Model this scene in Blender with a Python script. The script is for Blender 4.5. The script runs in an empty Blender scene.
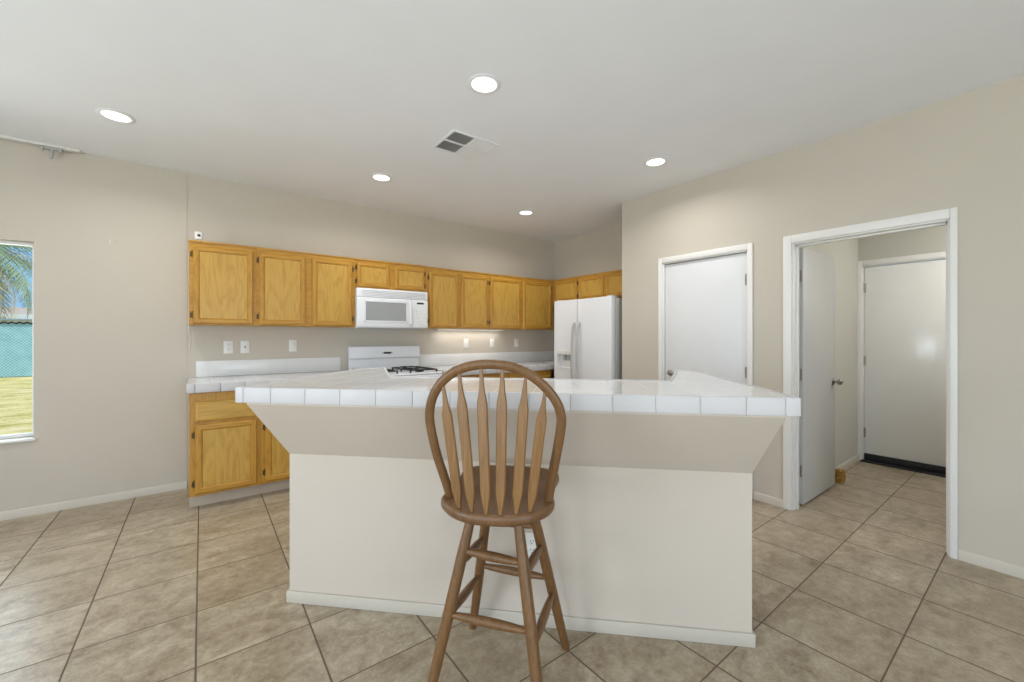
import bpy, bmesh, math, random
from mathutils import Vector, Matrix
random.seed(7)
R = math.radians
C = bpy.context.scene.collection
S = bpy.context.scene

# ------------------------------------------------------------------ camera, world, light, exposure
H = 1.3164            # eye height
FPX = 410.54          # focal length in pixels (1024 wide)
YAW = 52.912          # angle from +X (along the cabinet wall) to the view axis
cam_d = bpy.data.cameras.new('camera'); cam = bpy.data.objects.new('camera', cam_d); C.objects.link(cam)
cam_d.sensor_width = 36; cam_d.sensor_fit = 'HORIZONTAL'; cam_d.lens = FPX / 1024 * 36
cam_d.shift_y = -4.5 / 1024; cam_d.clip_start = .05; cam_d.clip_end = 300
cam.location = (0, 0, H); cam.rotation_euler = (R(90), 0, R(YAW - 90)); S.camera = cam
S.view_settings.view_transform = 'Standard'; S.view_settings.look = 'None'
S.view_settings.exposure = 0.0; S.view_settings.gamma = 1.0; S.view_settings.use_curve_mapping = False

W = bpy.data.worlds.new('sky'); S.world = W; W.use_nodes = True
bg = W.node_tree.nodes['Background']; bg.inputs[0].default_value = (.26, .55, .95, 1); bg.inputs[1].default_value = 1.2

sun_d = bpy.data.lights.new('sun', 'SUN'); sun_d.energy = 3.4; sun_d.angle = R(1); sun_d.color = (1, .96, .88)
sun = bpy.data.objects.new('sun', sun_d); C.objects.link(sun); sun.rotation_euler = Vector((-.75, .45, -.9)).to_track_quat('-Z', 'Y').to_euler()

def area(name, loc, direction, sx, sy, power, color=(1, 1, 1), spread=180):
    d = bpy.data.lights.new(name, 'AREA'); d.shape = 'RECTANGLE'; d.size = sx; d.size_y = sy
    d.energy = power; d.color = color; d.spread = R(spread)
    o = bpy.data.objects.new(name, d); C.objects.link(o); o.location = loc
    o.rotation_euler = Vector(direction).to_track_quat('-Z', 'Z').to_euler(); return o
# daylight through the three windows of the room (the two behind the camera are modelled below)
area('daylight_sliding_door', (.1, -3.30, 1.10), (0, 1, .55), 3.1, 2.0, 77, (.88, .945, 1))
area('daylight_side_window', (-3.42, 1.45, 1.45), (1, 0, .5), 1.9, 1.3, 84, (.88, .945, 1))
area('daylight_front_window', (-3.42, -1.5, 1.3), (1, 0, .5), 2.0, 1.5, 78, (.88, .945, 1))
area('daylight_back_window', (-1.75, 4.78, 1.3), (0, -1, -.05), 1.45, 1.4, 22, (.95, .98, 1))
CEILING_LAMP = 7.2
PASSAGE_FILL = 29  # power of the fill lamp added above the passage

# ------------------------------------------------------------------ node helpers and materials
class N:
    def __init__(s, name):
        s.m = bpy.data.materials.new(name); s.m.use_nodes = True; s.t = s.m.node_tree
        s.b = s.t.nodes['Principled BSDF']; s.out = s.t.nodes['Material Output']
    def new(s, typ, **kw):
        n = s.t.nodes.new(typ)
        for k, v in kw.items(): setattr(n, k, v)
        return n
    def put(s, sock, v):
        if hasattr(v, 'links') or isinstance(v, bpy.types.NodeSocket): s.t.links.new(v, sock)
        else: sock.default_value = v
    def math(s, op, a, b=0.0, c=0.0):
        n = s.new('ShaderNodeMath', operation=op); s.put(n.inputs[0], a); s.put(n.inputs[1], b); s.put(n.inputs[2], c); return n.outputs[0]
    def coord(s): return s.new('ShaderNodeTexCoord').outputs['Object']
    def mapping(s, vec, scale=(1, 1, 1), rot=(0, 0, 0), loc=(0, 0, 0)):
        n = s.new('ShaderNodeMapping'); s.put(n.inputs[0], vec); n.inputs[1].default_value = loc; n.inputs[2].default_value = rot; n.inputs[3].default_value = scale; return n.outputs[0]
    def noise(s, vec, scale=5, detail=4, rough=.5, dist=0.0):
        n = s.new('ShaderNodeTexNoise'); s.put(n.inputs['Vector'], vec); n.inputs['Scale'].default_value = scale
        n.inputs['Detail'].default_value = detail; n.inputs['Roughness'].default_value = rough; n.inputs['Distortion'].default_value = dist; return n.outputs['Fac']
    def ramp(s, f, stops):
        n = s.new('ShaderNodeValToRGB'); s.put(n.inputs[0], f); e = n.color_ramp.elements
        while len(e) < len(stops): e.new(.5)
        for i, (p, c) in enumerate(stops): e[i].position = p; e[i].color = (*c, 1)
        return n.outputs[0]
    def mix(s, f, a, b, blend='MIX'):
        n = s.new('ShaderNodeMix', data_type='RGBA', blend_type=blend); s.put(n.inputs[0], f)
        s.put(n.inputs[6], (*a, 1) if isinstance(a, tuple) else a); s.put(n.inputs[7], (*b, 1) if isinstance(b, tuple) else b); return n.outputs[2]
    def color(s, v): s.put(s.b.inputs['Base Color'], (*v, 1) if isinstance(v, tuple) else v)
    def rough(s, v): s.put(s.b.inputs['Roughness'], v)
    def bump(s, h, strength=.2, dist=.002):
        n = s.new('ShaderNodeBump'); n.inputs['Strength'].default_value = strength; n.inputs['Distance'].default_value = dist
        s.put(n.inputs['Height'], h); s.t.links.new(n.outputs[0], s.b.inputs['Normal'])

def lin(r, g, b):
    f = lambda c: (c / 255 / 12.92) if c <= 10.3 else (((c / 255) + .055) / 1.055) ** 2.4
    return (f(r), f(g), f(b))

def plain(name, col, rough=.5, metal=0.0, tex=None, strength=.1):
    n = N(name); c = n.coord(); v = n.noise(c, 3.0, 3)
    n.color(n.mix(v, tuple(x * .97 for x in col), tuple(min(1, x * 1.03) for x in col)))
    n.rough(rough); n.b.inputs['Metallic'].default_value = metal
    if tex: n.bump(n.noise(c, tex, 3), strength)
    return n.m

def oak(name, dark, light, axis='Z', fig=1.0, rm=.30):
    n = N(name); c = n.coord(); oi = n.new('ShaderNodeObjectInfo').outputs['Random']
    off = n.math('MULTIPLY', oi, 37.0)
    cx = n.new('ShaderNodeCombineXYZ')
    for i in range(3): n.put(cx.inputs[i], off)
    va = n.new('ShaderNodeVectorMath', operation='ADD'); n.put(va.inputs[0], c); n.put(va.inputs[1], cx.outputs[0])
    sc = {'Z': (1, 1, .16), 'X': (.16, 1, 1), 'Y': (1, .16, 1)}[axis]
    m = n.mapping(va.outputs[0], sc)
    big = n.noise(m, 7, 3, .5, .6)
    rings = n.math('FRACT', n.math('MULTIPLY', big, 9.0 * fig))
    rings = n.math('POWER', n.math('ABSOLUTE', n.math('SUBTRACT', n.math('MULTIPLY', rings, 2), 1)), 2.5)
    fine = n.noise(n.mapping(va.outputs[0], {'Z': (1, 1, .03), 'X': (.03, 1, 1), 'Y': (1, .03, 1)}[axis]), 190, 3, .6)
    f = n.math('ADD', n.math('MULTIPLY', rings, rm), n.math('MULTIPLY', fine, 1.0 - rm))
    n.color(n.ramp(f, [(.15, light), (.85, dark)])); n.rough(.36); n.bump(fine, .08)
    return n.m

M = {}
M['wall'] = plain('painted_beige_wall', (.575, .525, .455), .85, tex=55, strength=.25)
M['island_paint'] = plain('painted_beige_half_wall', (.62, .548, .472), .85, tex=55, strength=.25)
M['hall_wall'] = plain('painted_hall_wall', (.53, .52, .465), .85, tex=55, strength=.2)
M['ceiling'] = plain('ceiling_paint', (.87, .89, .925), .9, tex=60, strength=.2)
M['trim'] = plain('white_trim_paint', (.80, .79, .77), .4)
M['fixture_white'] = plain('white_fixture_metal', (.84, .85, .87), .5)
M['base_paint'] = plain('cream_baseboard_paint', (.585, .54, .47), .5)
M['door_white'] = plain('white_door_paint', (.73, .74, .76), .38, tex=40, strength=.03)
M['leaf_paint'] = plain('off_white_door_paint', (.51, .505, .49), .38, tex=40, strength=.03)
M['door_gloss'] = plain('glossy_door_paint', (.84, .84, .82), .16, tex=6, strength=.10)
M['oak'] = oak('golden_oak_vertical', (.38, .20, .030), (.585, .35, .072))
M['oak_h'] = oak('golden_oak_horizontal', (.38, .20, .030), (.585, .35, .072), 'X')
M['oak_edge'] = oak('golden_oak_frame', (.33, .15, .018), (.53, .28, .038))
M['oak_edge_h'] = oak('golden_oak_frame_horizontal', (.33, .15, .018), (.53, .28, .038), 'X')
M['stool'] = oak('brown_oak_stool', (.095, .045, .015), (.25, .125, .046), 'Z', .7, .12)
M['spindle'] = oak('golden_brown_oak_spindle', (.125, .058, .016), (.32, .163, .052), 'Z', .7, .14)
M['stool_seat'] = oak('brown_oak_seat', (.09, .043, .018), (.22, .112, .048), 'Y', .8, .2)
M['enamel'] = plain('white_enamel', (.80, .81, .84), .22)
M['plastic'] = plain('white_plastic', (.80, .79, .76), .4)
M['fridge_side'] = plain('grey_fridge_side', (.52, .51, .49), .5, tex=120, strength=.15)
M['handle_grey'] = plain('pale_grey_handle', (.48, .48, .48), .35)
M['black_iron'] = plain('black_cast_iron', (.012, .012, .012), .55)
M['black'] = plain('black_rubber', (.014, .014, .017), .6)
M['dark'] = plain('dark_display', (.05, .05, .045), .2)
M['grey'] = plain('light_grey_plastic', (.42, .43, .44), .4)
M['window_glass_grey'] = plain('grey_oven_glass', (.34, .35, .36), .12)
M['nickel'] = plain('brushed_nickel', (.36, .34, .31), .3, 1.0)
M['brass'] = plain('antique_brass_hinge', (.10, .06, .03), .4, .6)
M['bracket'] = plain('grey_bracket', (.45, .45, .45), .4, .3)
M['amber'] = plain('amber_ribbed', (.38, .20, .035), .35, tex=80, strength=.6)
M['toe'] = plain('beige_toe_kick', (.50, .42, .34), .6)
M['vent_dark'] = plain('vent_interior', (.12, .12, .11), .8)
M['chain'] = plain('galvanised_steel', (.45, .5, .5), .4, .8)

def glow(name, col, s):
    m = bpy.data.materials.new(name); m.use_nodes = True; t = m.node_tree; t.nodes.clear()
    e = t.nodes.new('ShaderNodeEmission'); e.inputs[0].default_value = (*col, 1); e.inputs[1].default_value = s
    o = t.nodes.new('ShaderNodeOutputMaterial'); t.links.new(e.outputs[0], o.inputs[0]); return m
M['lamp'] = glow('lamp_lens', (1, .98, .94), 3.2)
M['strip'] = glow('under_cabinet_strip', (1, .96, .88), 2.0)

def glass():
    m = bpy.data.materials.new('clear_pane'); m.use_nodes = True; t = m.node_tree; t.nodes.clear()
    tr = t.nodes.new('ShaderNodeBsdfTransparent'); gl = t.nodes.new('ShaderNodeBsdfGlossy'); gl.inputs['Roughness'].default_value = .02
    fr = t.nodes.new('ShaderNodeFresnel'); fr.inputs[0].default_value = 1.12; mx = t.nodes.new('ShaderNodeMixShader')
    o = t.nodes.new('ShaderNodeOutputMaterial'); tr.inputs[0].default_value = (.96, .98, .97, 1)
    t.links.new(fr.outputs[0], mx.inputs[0]); t.links.new(tr.outputs[0], mx.inputs[1]); t.links.new(gl.outputs[0], mx.inputs[2]); t.links.new(mx.outputs[0], o.inputs[0]); return m
M['glass'] = glass()

def grid_mat(name, size, x0, y0, g, tile_fn, grout, rough=.12, gx=None, axes=(0, 1)):
    n = N(name); c = n.coord(); sp = n.new('ShaderNodeSeparateXYZ'); n.put(sp.inputs[0], c)
    masks = []; ids = []
    for ax, o in zip(axes, (x0, y0)):
        v = n.math('DIVIDE', n.math('SUBTRACT', sp.outputs[ax], o), size); fr = n.math('FRACT', v)
        d = n.math('MULTIPLY', n.math('MINIMUM', fr, n.math('SUBTRACT', 1.0, fr)), size)
        gg = g if (ax == axes[1] or gx is None) else gx
        mr = n.new('ShaderNodeMapRange', clamp=True); n.put(mr.inputs[0], d); mr.inputs[1].default_value = gg * .35; mr.inputs[2].default_value = gg * .65; mr.inputs[3].default_value = 1; mr.inputs[4].default_value = 0
        masks.append(mr.outputs[0]); ids.append(n.math('FLOOR', v))
    mask = n.math('MAXIMUM', masks[0], masks[1])
    cb = n.new('ShaderNodeCombineXYZ'); n.put(cb.inputs[0], ids[0]); n.put(cb.inputs[1], ids[1])
    wn = n.new('ShaderNodeTexWhiteNoise', noise_dimensions='3D'); n.put(wn.inputs['Vector'], cb.outputs[0])
    tile = tile_fn(n, c, wn)
    n.color(n.mix(mask, tile, grout))
    n.rough(n.math('ADD', n.math('MULTIPLY', mask, .5), rough) if not callable(rough) else rough(n, c, mask))
    n.bump(n.math('SUBTRACT', 1.0, mask), .5, .002); return n.m

def stone(n, c, wn):
    va = n.new('ShaderNodeVectorMath', operation='MULTIPLY_ADD'); n.put(va.inputs[0], wn.outputs['Color']); va.inputs[1].default_value = (9, 9, 9); n.put(va.inputs[2], c)
    v = va.outputs[0]
    a = n.noise(n.mapping(v, (1, 1.9, 1)), 3.6, 6, .62, .7); b = n.noise(v, 17, 7, .7, .5); d = n.noise(v, 75, 4, .7)
    f = n.math('ADD', n.math('MULTIPLY', a, .40), n.math('ADD', n.math('MULTIPLY', b, .38), n.math('MULTIPLY', d, .22)))
    col = n.ramp(f, [(.36, (.18, .128, .076)), (.45, (.325, .258, .178)), (.52, (.415, .345, .25)), (.62, (.57, .495, .385))])
    return n.mix(n.math('MULTIPLY', wn.outputs['Value'], .3), col, (.33, .25, .165))
TS = .4148
M['floor'] = grid_mat('travertine_look_floor_tile', TS, -.0185, .8150, .0055, stone, (.13, .095, .062), rough=.30, gx=.0070)
white_t = lambda n, c, wn: n.mix(wn.outputs['Value'], (.78, .78, .785), (.83, .83, .83))
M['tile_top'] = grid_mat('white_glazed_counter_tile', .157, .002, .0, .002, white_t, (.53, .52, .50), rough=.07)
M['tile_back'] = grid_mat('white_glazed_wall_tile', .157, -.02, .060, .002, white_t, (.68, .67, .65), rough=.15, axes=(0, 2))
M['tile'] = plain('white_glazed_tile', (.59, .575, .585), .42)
M['grout'] = plain('beige_grout', (.60, .58, .54), .8)

# ------------------------------------------------------------------ mesh builder
class MB:
    def __init__(s): s.bm = bmesh.new()
    def box(s, x0, x1, y0, y1, z0, z1, bev=0.0, seg=2, slot=0):
        if x1 < x0: x0, x1 = x1, x0
        if y1 < y0: y0, y1 = y1, y0
        if z1 < z0: z0, z1 = z1, z0
        b = bmesh.new(); bmesh.ops.create_cube(b, size=1)
        for v in b.verts: v.co = Vector(((x0 + x1) / 2 + v.co.x * (x1 - x0), (y0 + y1) / 2 + v.co.y * (y1 - y0), (z0 + z1) / 2 + v.co.z * (z1 - z0)))
        if bev: bmesh.ops.bevel(b, geom=b.edges[:], offset=bev, segments=seg, affect='EDGES', profile=.5)
        s._add(b, slot); return s
    def _add(s, b, slot=0):
        mp = {v: s.bm.verts.new(v.co) for v in b.verts}
        for f in b.faces:
            nf = s.bm.faces.new([mp[v] for v in f.verts]); nf.material_index = slot if slot else f.material_index
        b.free()
    def prism(s, pts, axis, a, b, bev=0.0, slot=0, seg=2):
        """pts polygon in the two other axes; extruded along axis from a to b"""
        t = bmesh.new()
        def mk(p, w):
            if axis == 'z': return (p[0], p[1], w)
            if axis == 'y': return (p[0], w, p[1])
            return (w, p[0], p[1])
        A = [t.verts.new(mk(p, a)) for p in pts]; B = [t.verts.new(mk(p, b)) for p in pts]
        n = len(pts); t.faces.new(A); t.faces.new(B[::-1])
        for i in range(n): t.faces.new((A[i], B[i], B[(i + 1) % n], A[(i + 1) % n]))
        bmesh.ops.recalc_face_normals(t, faces=t.faces)
        if bev:
            bmesh.ops.bevel(t, geom=[e for e in t.edges if e.calc_face_angle(0) > .6], offset=bev, segments=seg, affect='EDGES', profile=.5)
        s._add(t, slot); return s
    def tube(s, pts, rad, seg=12, cap=True, flat=None, up=None):
        """sweep of an (elliptic) section along pts; rad one number or one per point; flat = depth ratio across 'up'"""
        pts = [Vector(p) for p in pts]; n = len(pts)
        if not isinstance(rad, (list, tuple)): rad = [rad] * n
        rings = []; ref = Vector(up) if up else None
        for i, p in enumerate(pts):
            d = (pts[min(i + 1, n - 1)] - pts[max(i - 1, 0)]).normalized()
            if ref is None: ref = Vector((0, 0, 1)) if abs(d.z) < .9 else Vector((1, 0, 0))
            x = ref - d * ref.dot(d)
            if x.length < 1e-4: x = d.orthogonal()
            x.normalize(); y = d.cross(x); y.normalize()
            if up is None: ref = x
            f = flat if flat else 1.0
            rings.append([s.bm.verts.new(p + (x * math.cos(2 * math.pi * k / seg) * f + y * math.sin(2 * math.pi * k / seg)) * rad[i]) for k in range(seg)])
        for a, b in zip(rings, rings[1:]):
            for k in range(seg): s.bm.faces.new((a[k], a[(k + 1) % seg], b[(k + 1) % seg], b[k]))
        if cap: s.bm.faces.new(rings[0][::-1]); s.bm.faces.new(rings[-1])
        return s
    def lathe(s, prof, cx=0, cy=0, seg=32, m=None):
        """prof (r, z) list; revolved about z; m optional matrix"""
        rings = []
        for r, z in prof:
            if r < 1e-6: rings.append([s.bm.verts.new(((m or Matrix()) @ Vector((cx, cy, z))))]); continue
            rings.append([s.bm.verts.new((m or Matrix()) @ Vector((cx + r * math.cos(2 * math.pi * k / seg), cy + r * math.sin(2 * math.pi * k / seg), z))) for k in range(seg)])
        for a, b in zip(rings, rings[1:]):
            for k in range(seg):
                q = [a[k % len(a)], a[(k + 1) % len(a)], b[(k + 1) % len(b)], b[k % len(b)]]
                q = [v for i, v in enumerate(q) if v not in q[:i]]
                if len(q) > 2: s.bm.faces.new(q)
        return s
    def build(s, name, mats, parent=None, smooth=35, loc=None):
        bmesh.ops.recalc_face_normals(s.bm, faces=s.bm.faces)
        me = bpy.data.meshes.new(name)
        if loc is not None:
            for v in s.bm.verts: v.co -= Vector(loc)
        s.bm.to_mesh(me); s.bm.free()
        for m in (mats if isinstance(mats, (list, tuple)) else [mats]): me.materials.append(M[m])
        if smooth:
            for p in me.polygons: p.use_smooth = True
            me.set_sharp_from_angle(angle=R(smooth))
        o = bpy.data.objects.new(name, me); C.objects.link(o)
        if parent: o.parent = parent
        if loc is not None: o.location = loc
        return o

def thing(name, label, cat, loc=(0, 0, 0), rotz=0.0, group=None, kind=None):
    o = bpy.data.objects.new(name, None); C.objects.link(o); o.location = loc; o.rotation_euler = (0, 0, rotz); o.empty_display_size = .1
    if kind: o['kind'] = kind
    o['label'] = label; o['category'] = cat
    if group: o['group'] = group
    return o
def tag(o, label, cat, group=None):
    o['label'] = label; o['category'] = cat
    if group: o['group'] = group
    return o
def struct(o, label=None, cat=None):
    o['kind'] = 'structure'
    if label: o['label'] = label
    if cat: o['category'] = cat
    return o
def dup(root, loc, rotz=None, label=None):
    r = root.copy(); C.objects.link(r); r.location = loc
    if rotz is not None: r.rotation_euler = (0, 0, rotz)
    if label: r['label'] = label
    for ch in list(root.children):
        c = ch.copy(); C.objects.link(c); c.parent = r
        for g in ch.children:
            d = g.copy(); C.objects.link(d); d.parent = c
    return r

# ------------------------------------------------------------------ room shell
XB, YA, CE = 3.568, 4.552, 2.74
HX = 5.60                                   # far wall of the passage
struct(MB().box(-3.45, 5.9, -3.35, 4.75, -.12, 0).build('floor', 'floor', smooth=0), 'beige stone-look square floor tiles with dark grout', 'floor')
struct(MB().box(-3.45, 5.9, -3.35, 4.75, CE, CE + .15).build('ceiling', 'ceiling', smooth=0), 'pale grey flat ceiling', 'ceiling')
# cabinet wall, with the window opening; its left stretch stands a little proud
WX0, WX1, WZ0, WZ1 = -2.45, -.989, .566, 2.022
w = MB().box(-3.45, WX0, YA - .004, YA + .15, 0, CE).box(WX1, -.102, YA - .004, YA + .15, 0, CE)
w.box(WX0, WX1, YA - .004, YA + .15, 0, WZ0).box(WX0, WX1, YA - .004, YA + .15, WZ1, CE).box(-.102, 4.335, YA, YA + .15, 0, CE)
struct(w.build('wall_back', 'wall', smooth=0), 'long beige wall behind the oak cabinets', 'wall')
# wall on the right with pantry and passage openings
DY0, DY1, DZ = .375, 1.206, 2.026
PY0, PY1, PZ = 1.512, 2.300, 2.030
w = MB().box(XB, XB + .12, -3.35, DY0, 0, CE).box(XB, XB + .12, DY1, PY0, 0, CE).box(XB, XB + .12, PY1, 2.779, 0, CE)
w.box(XB, XB + .12, DY0, DY1, DZ, CE).box(XB, XB + .12, PY0, PY1, PZ, CE)
w.box(XB + .12, 4.235, 2.45, 2.56, 0, CE)
struct(w.build('wall_right', 'wall', smooth=0), 'beige wall with the white closet door and the open passage', 'wall')
struct(MB().box(4.235, 4.335, 2.45, YA, 0, CE).build('wall_fridge', 'wall', smooth=0), 'beige wall behind the refrigerator', 'wall')
w = MB().box(-3.45, -3.3, -3.35, -2.6, 0, CE).box(-3.45, -3.3, -.4, .4, 0, CE).box(-3.45, -3.3, 2.5, 4.75, 0, CE)
w.box(-3.45, -3.3, -2.6, -.4, 0, .5).box(-3.45, -3.3, -2.6, -.4, 2.1, CE).box(-3.45, -3.3, .4, 2.5, 0, .8).box(-3.45, -3.3, .4, 2.5, 2.1, CE)
struct(w.build('wall_left', 'wall', smooth=0), 'beige side wall with two windows behind the viewer', 'wall')
w = MB().box(-3.3, -1.5, -3.35, -3.2, 0, CE).box(1.7, XB, -3.35, -3.2, 0, CE).box(-1.5, 1.7, -3.35, -3.2, 2.12, CE)
struct(w.build('wall_front', 'wall', smooth=0), 'beige wall with a wide sliding glass door behind the viewer', 'wall')
# passage behind the right wall
struct(MB().box(XB + .12, HX, 1.27, 1.37, 0, CE).build('wall_passage_left', 'hall_wall', smooth=0), 'left wall of the passage', 'wall')
struct(MB().box(XB + .12, HX, -.75, -.65, 0, CE).build('wall_passage_right', 'hall_wall', smooth=0), 'right wall of the passage', 'wall')
EY0, EY1, EZ = .375, 1.240, 2.066
w = MB().box(HX, HX + .12, -.75, EY0, 0, CE).box(HX, HX + .12, EY1, 1.37, 0, CE).box(HX, HX + .12, EY0, EY1, EZ, CE)
struct(w.build('wall_passage_end', 'hall_wall', smooth=0), 'end wall of the passage around the exit door', 'wall')
struct(MB().box(XB + .12, HX, -.65, 1.27, 2.50, CE).build('ceiling_passage', 'ceiling', smooth=0), 'ceiling of the passage', 'ceiling')
# closet behind the closed door
struct(MB().box(XB + .12, 4.4, 1.37, 1.40, 0, CE).box(4.335, 4.40, 1.37, 2.45, 0, CE).build('wall_closet', 'wall', smooth=0), 'inner walls of the closet', 'wall')

# baseboards
def baseboard(name, segs, h=.062):
    m = MB()
    for (x0, y0, x1, y1, nx, ny) in segs:
        d = Vector((x1 - x0, y1 - y0, 0)); L = d.length; d.normalize(); nrm = Vector((nx, ny, 0))
        prof = [(0, 0), (.011, 0), (.011, h - .012), (.006, h - .002), (0, h)]
        A = [m.bm.verts.new(Vector((x0, y0, 0)) + nrm * p[0] + Vector((0, 0, p[1]))) for p in prof]
        B = [m.bm.verts.new(Vector((x1, y1, 0)) + nrm * p[0] + Vector((0, 0, p[1]))) for p in prof]
        k = len(prof); m.bm.faces.new(A); m.bm.faces.new(B[::-1])
        for i in range(k): m.bm.faces.new((A[i], B[i], B[(i + 1) % k], A[(i + 1) % k]))
    return struct(m.build(name, 'base_paint', smooth=50), 'low cream baseboard', 'baseboard')
baseboard('baseboard_back', [(-3.3, YA - .004, -.102, YA - .004, 0, -1)])
baseboard('baseboard_right', [(XB, -3.2, XB, DY0 - .030, -1, 0), (XB, DY1 + .053, XB, PY0 - .042, -1, 0), (XB, PY1 + .042, XB, 2.779, -1, 0)])
baseboard('baseboard_passage', [(4.55, 1.27, HX, 1.27, 0, -1), (HX, -.65, HX, EY0 - .062, -1, 0)])
baseboard('baseboard_left', [(-3.3, -3.2, -3.3, 4.54, 1, 0)])
baseboard('baseboard_front', [(-3.3, -3.2, -1.56, -3.2, 0, 1), (1.76, -3.2, XB, -3.2, 0, 1)])

# door trims (casing both sides + jamb)
def casing(name, label, y0, y1, z, wl, wr, wt, x=XB, depth=.12, t=.016, both=True, stop=None):
    """wl: casing width on the larger-Y side, wr on the smaller-Y side, wt on top"""
    m = MB(); j = .014
    for xs in ((x - t, x),) + (((x + depth, x + depth + t),) if both else ()):
        m.box(xs[0], xs[1], y1 - .004, y1 + wl, 0, z + wt, .004); m.box(xs[0], xs[1], y0 - wr, y0 + .004, 0, z + wt, .004)
        m.box(xs[0], xs[1], y0 + .004, y1 - .004, z - .004, z + wt, .004)
    m.box(x, x + depth, y1 - j, y1 - .0005, 0, z - .0005, .001); m.box(x, x + depth, y0 + .0005, y0 + j, 0, z - .0005, .001); m.box(x, x + depth, y0 + j, y1 - j, z - j, z - .0005, .001)
    if stop: 
        a, b = stop
        m.box(a, b, y1 - j - .012, y1 - j, 0, z - j, .001).box(a, b, y0 + j, y0 + j + .012, 0, z - j, .001).box(a, b, y0 + j, y1 - j, z - j - .012, z - j, .001)
    return struct(m.build(name, 'trim', smooth=40), label, 'trim')
casing('trim_1', 'white casing around the open passage doorway', DY0, DY1, DZ, .052, .029, .055, stop=(XB + .05, XB + .075))
casing('trim_2', 'white casing around the closed closet door', PY0, PY1, PZ, .036, .036, .046)
casing('trim_3', 'white casing around the exit door in the passage', EY0, EY1, EZ, .055, .055, .052, x=HX, both=False)

def hinge(parent, x, y, z, h=.09, mat='nickel', w=.012, name='hinge'):
    m = MB(); m.tube([(x, y, z - h / 2), (x, y, z + h / 2)], .006, 10)
    m.box(x - .002, x + .002, y - w, y + w, z - h / 2, z + h / 2)
    return m.build(name, mat, parent)

def knob(parent, base, direction, mat='nickel', name='door_knob', r=.026):
    d = Vector(direction).normalized(); q = Vector((0, 0, 1)).rotation_difference(d).to_matrix().to_4x4(); m4 = Matrix.Translation(base) @ q
    m = MB(); m.lathe([(0, 0), (.031, 0), (.031, .004), (.024, .010), (.011, .014), (.010, .030), (.014, .036), (r, .044), (r + .002, .054), (r - .003, .064), (.012, .070), (0, .071)], seg=28, m=m4)
    return m.build(name, mat, parent)

# closet door (closed)
d = thing('door_1', 'closed plain white closet door on the beige wall', 'door', (XB + .02, PY0 + .02, 0), kind='structure')
MB().box(0, .038, .001, PY1 - PY0 - .041, .012, PZ - .021, .002).build('door_leaf', 'door_white', d)
for z in (.25, 1.02, 1.787): hinge(d, -.006, -.001, z)
m = MB(); hy = PY1 - PY0 - .04 - .055
m.lathe([(0, 0), (.030, 0), (.030, .005), (.024, .009), (.010, .012), (.010, .045), (0, .046)], seg=24, m=Matrix.Translation((0, hy, .968)) @ Matrix.Rotation(R(-90), 4, 'Y'))
m.tube([(-.040, hy + .004, .968), (-.045, hy - .03, .970), (-.045, hy - .065, .953), (-.043, hy - .10, .948)], [.010, .009, .008, .007], 12)
m.build('lever_handle', 'nickel', d)

# open leaf of the passage door, swung against the passage wall
d = thing('door_2', 'open plain white door leaf swung into the passage', 'door', (3.720, 1.212, 0), 0, kind='structure')
d.rotation_euler = (0, 0, R(-.6))
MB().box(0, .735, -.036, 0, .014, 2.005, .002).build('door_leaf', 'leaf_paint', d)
for z in (.27, 1.02, 1.787): hinge(d, -.004, -.010, z, w=.016)
knob(d, (.675, -.036, .925), (0, -1, 0))
MB().box(.7345, .737, -.030, -.006, .895, .955, .001).build('latch_plate', 'nickel', d)

# exit door
d = thing('door_3', 'closed glossy pale door at the end of the passage', 'door', (HX + .012, EY0, 0), kind='structure')
MB().box(0, .044,   .020, EY1 - EY0 - .020, .082, EZ - .021, .003).build('door_leaf', 'door_gloss', d)
for z in (.30, 1.06, 1.83): hinge(d, -.006, EY1 - EY0 - .019, z, .1)
MB().box(-.010, .044, .019, EY1 - EY0 - .019, .012, .080, .004).build('door_sweep', 'black', d)
m = MB().box(-.085, .09, .0, EY1 - EY0, -.001, .012, .003).build('threshold', 'black', d)

# amber ribbed stop on the passage floor
m = MB(); pr = []
for i in range(13):
    z = i / 12 * .115; pr.append((.032 + .006 * math.sin(i * 1.9) - .012 * (i / 12 - .5) ** 2, z))
m.lathe([(0, 0)] + pr + [(.018, .121), (0, .119)], seg=14)
for k in range(7):
    a = k * .9; m.tube([(.034 * math.cos(a), .034 * math.sin(a), .004), (.040 * math.cos(a + .3), .040 * math.sin(a + .3), .06), (.030 * math.cos(a + .6), .030 * math.sin(a + .6), .118)], .0055, 6)
o = m.build('door_stop', 'amber'); o.location = (4.60, 1.175, 0)
tag(o, 'small golden-brown ribbed door stop on the passage floor beside the open door', 'door stop')

# ------------------------------------------------------------------ window on the cabinet wall
wn = thing('window_1', 'window at the left edge looking onto the lawn, white frame', 'window', (WX0, YA - .004, WZ0), kind='structure')
ww, wh = WX1 - WX0, WZ1 - WZ0
m = MB(); f0, f1, t = .085, .125, .026
m.box(0.001, ww - .001, f0, f1, .001, t, .004).box(0.001, ww - .001, f0, f1, wh - t, wh - .001, .004).box(.001, t, f0, f1, t, wh - t, .004).box(ww - t, ww - .001, f0, f1, t, wh - t, .004).box(ww / 2 - .03, ww / 2 + .03, f0 - .01, f1, t, wh - t, .004)
m.build('window_frame', 'trim', wn)
MB().box(-.01, ww + .012, -.022, f0, -.016, .0005, .004).build('window_sill', 'trim', wn)
MB().box(t, ww - t, .103, .107, t, wh - t).build('pane', 'glass', wn, smooth=0)
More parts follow.
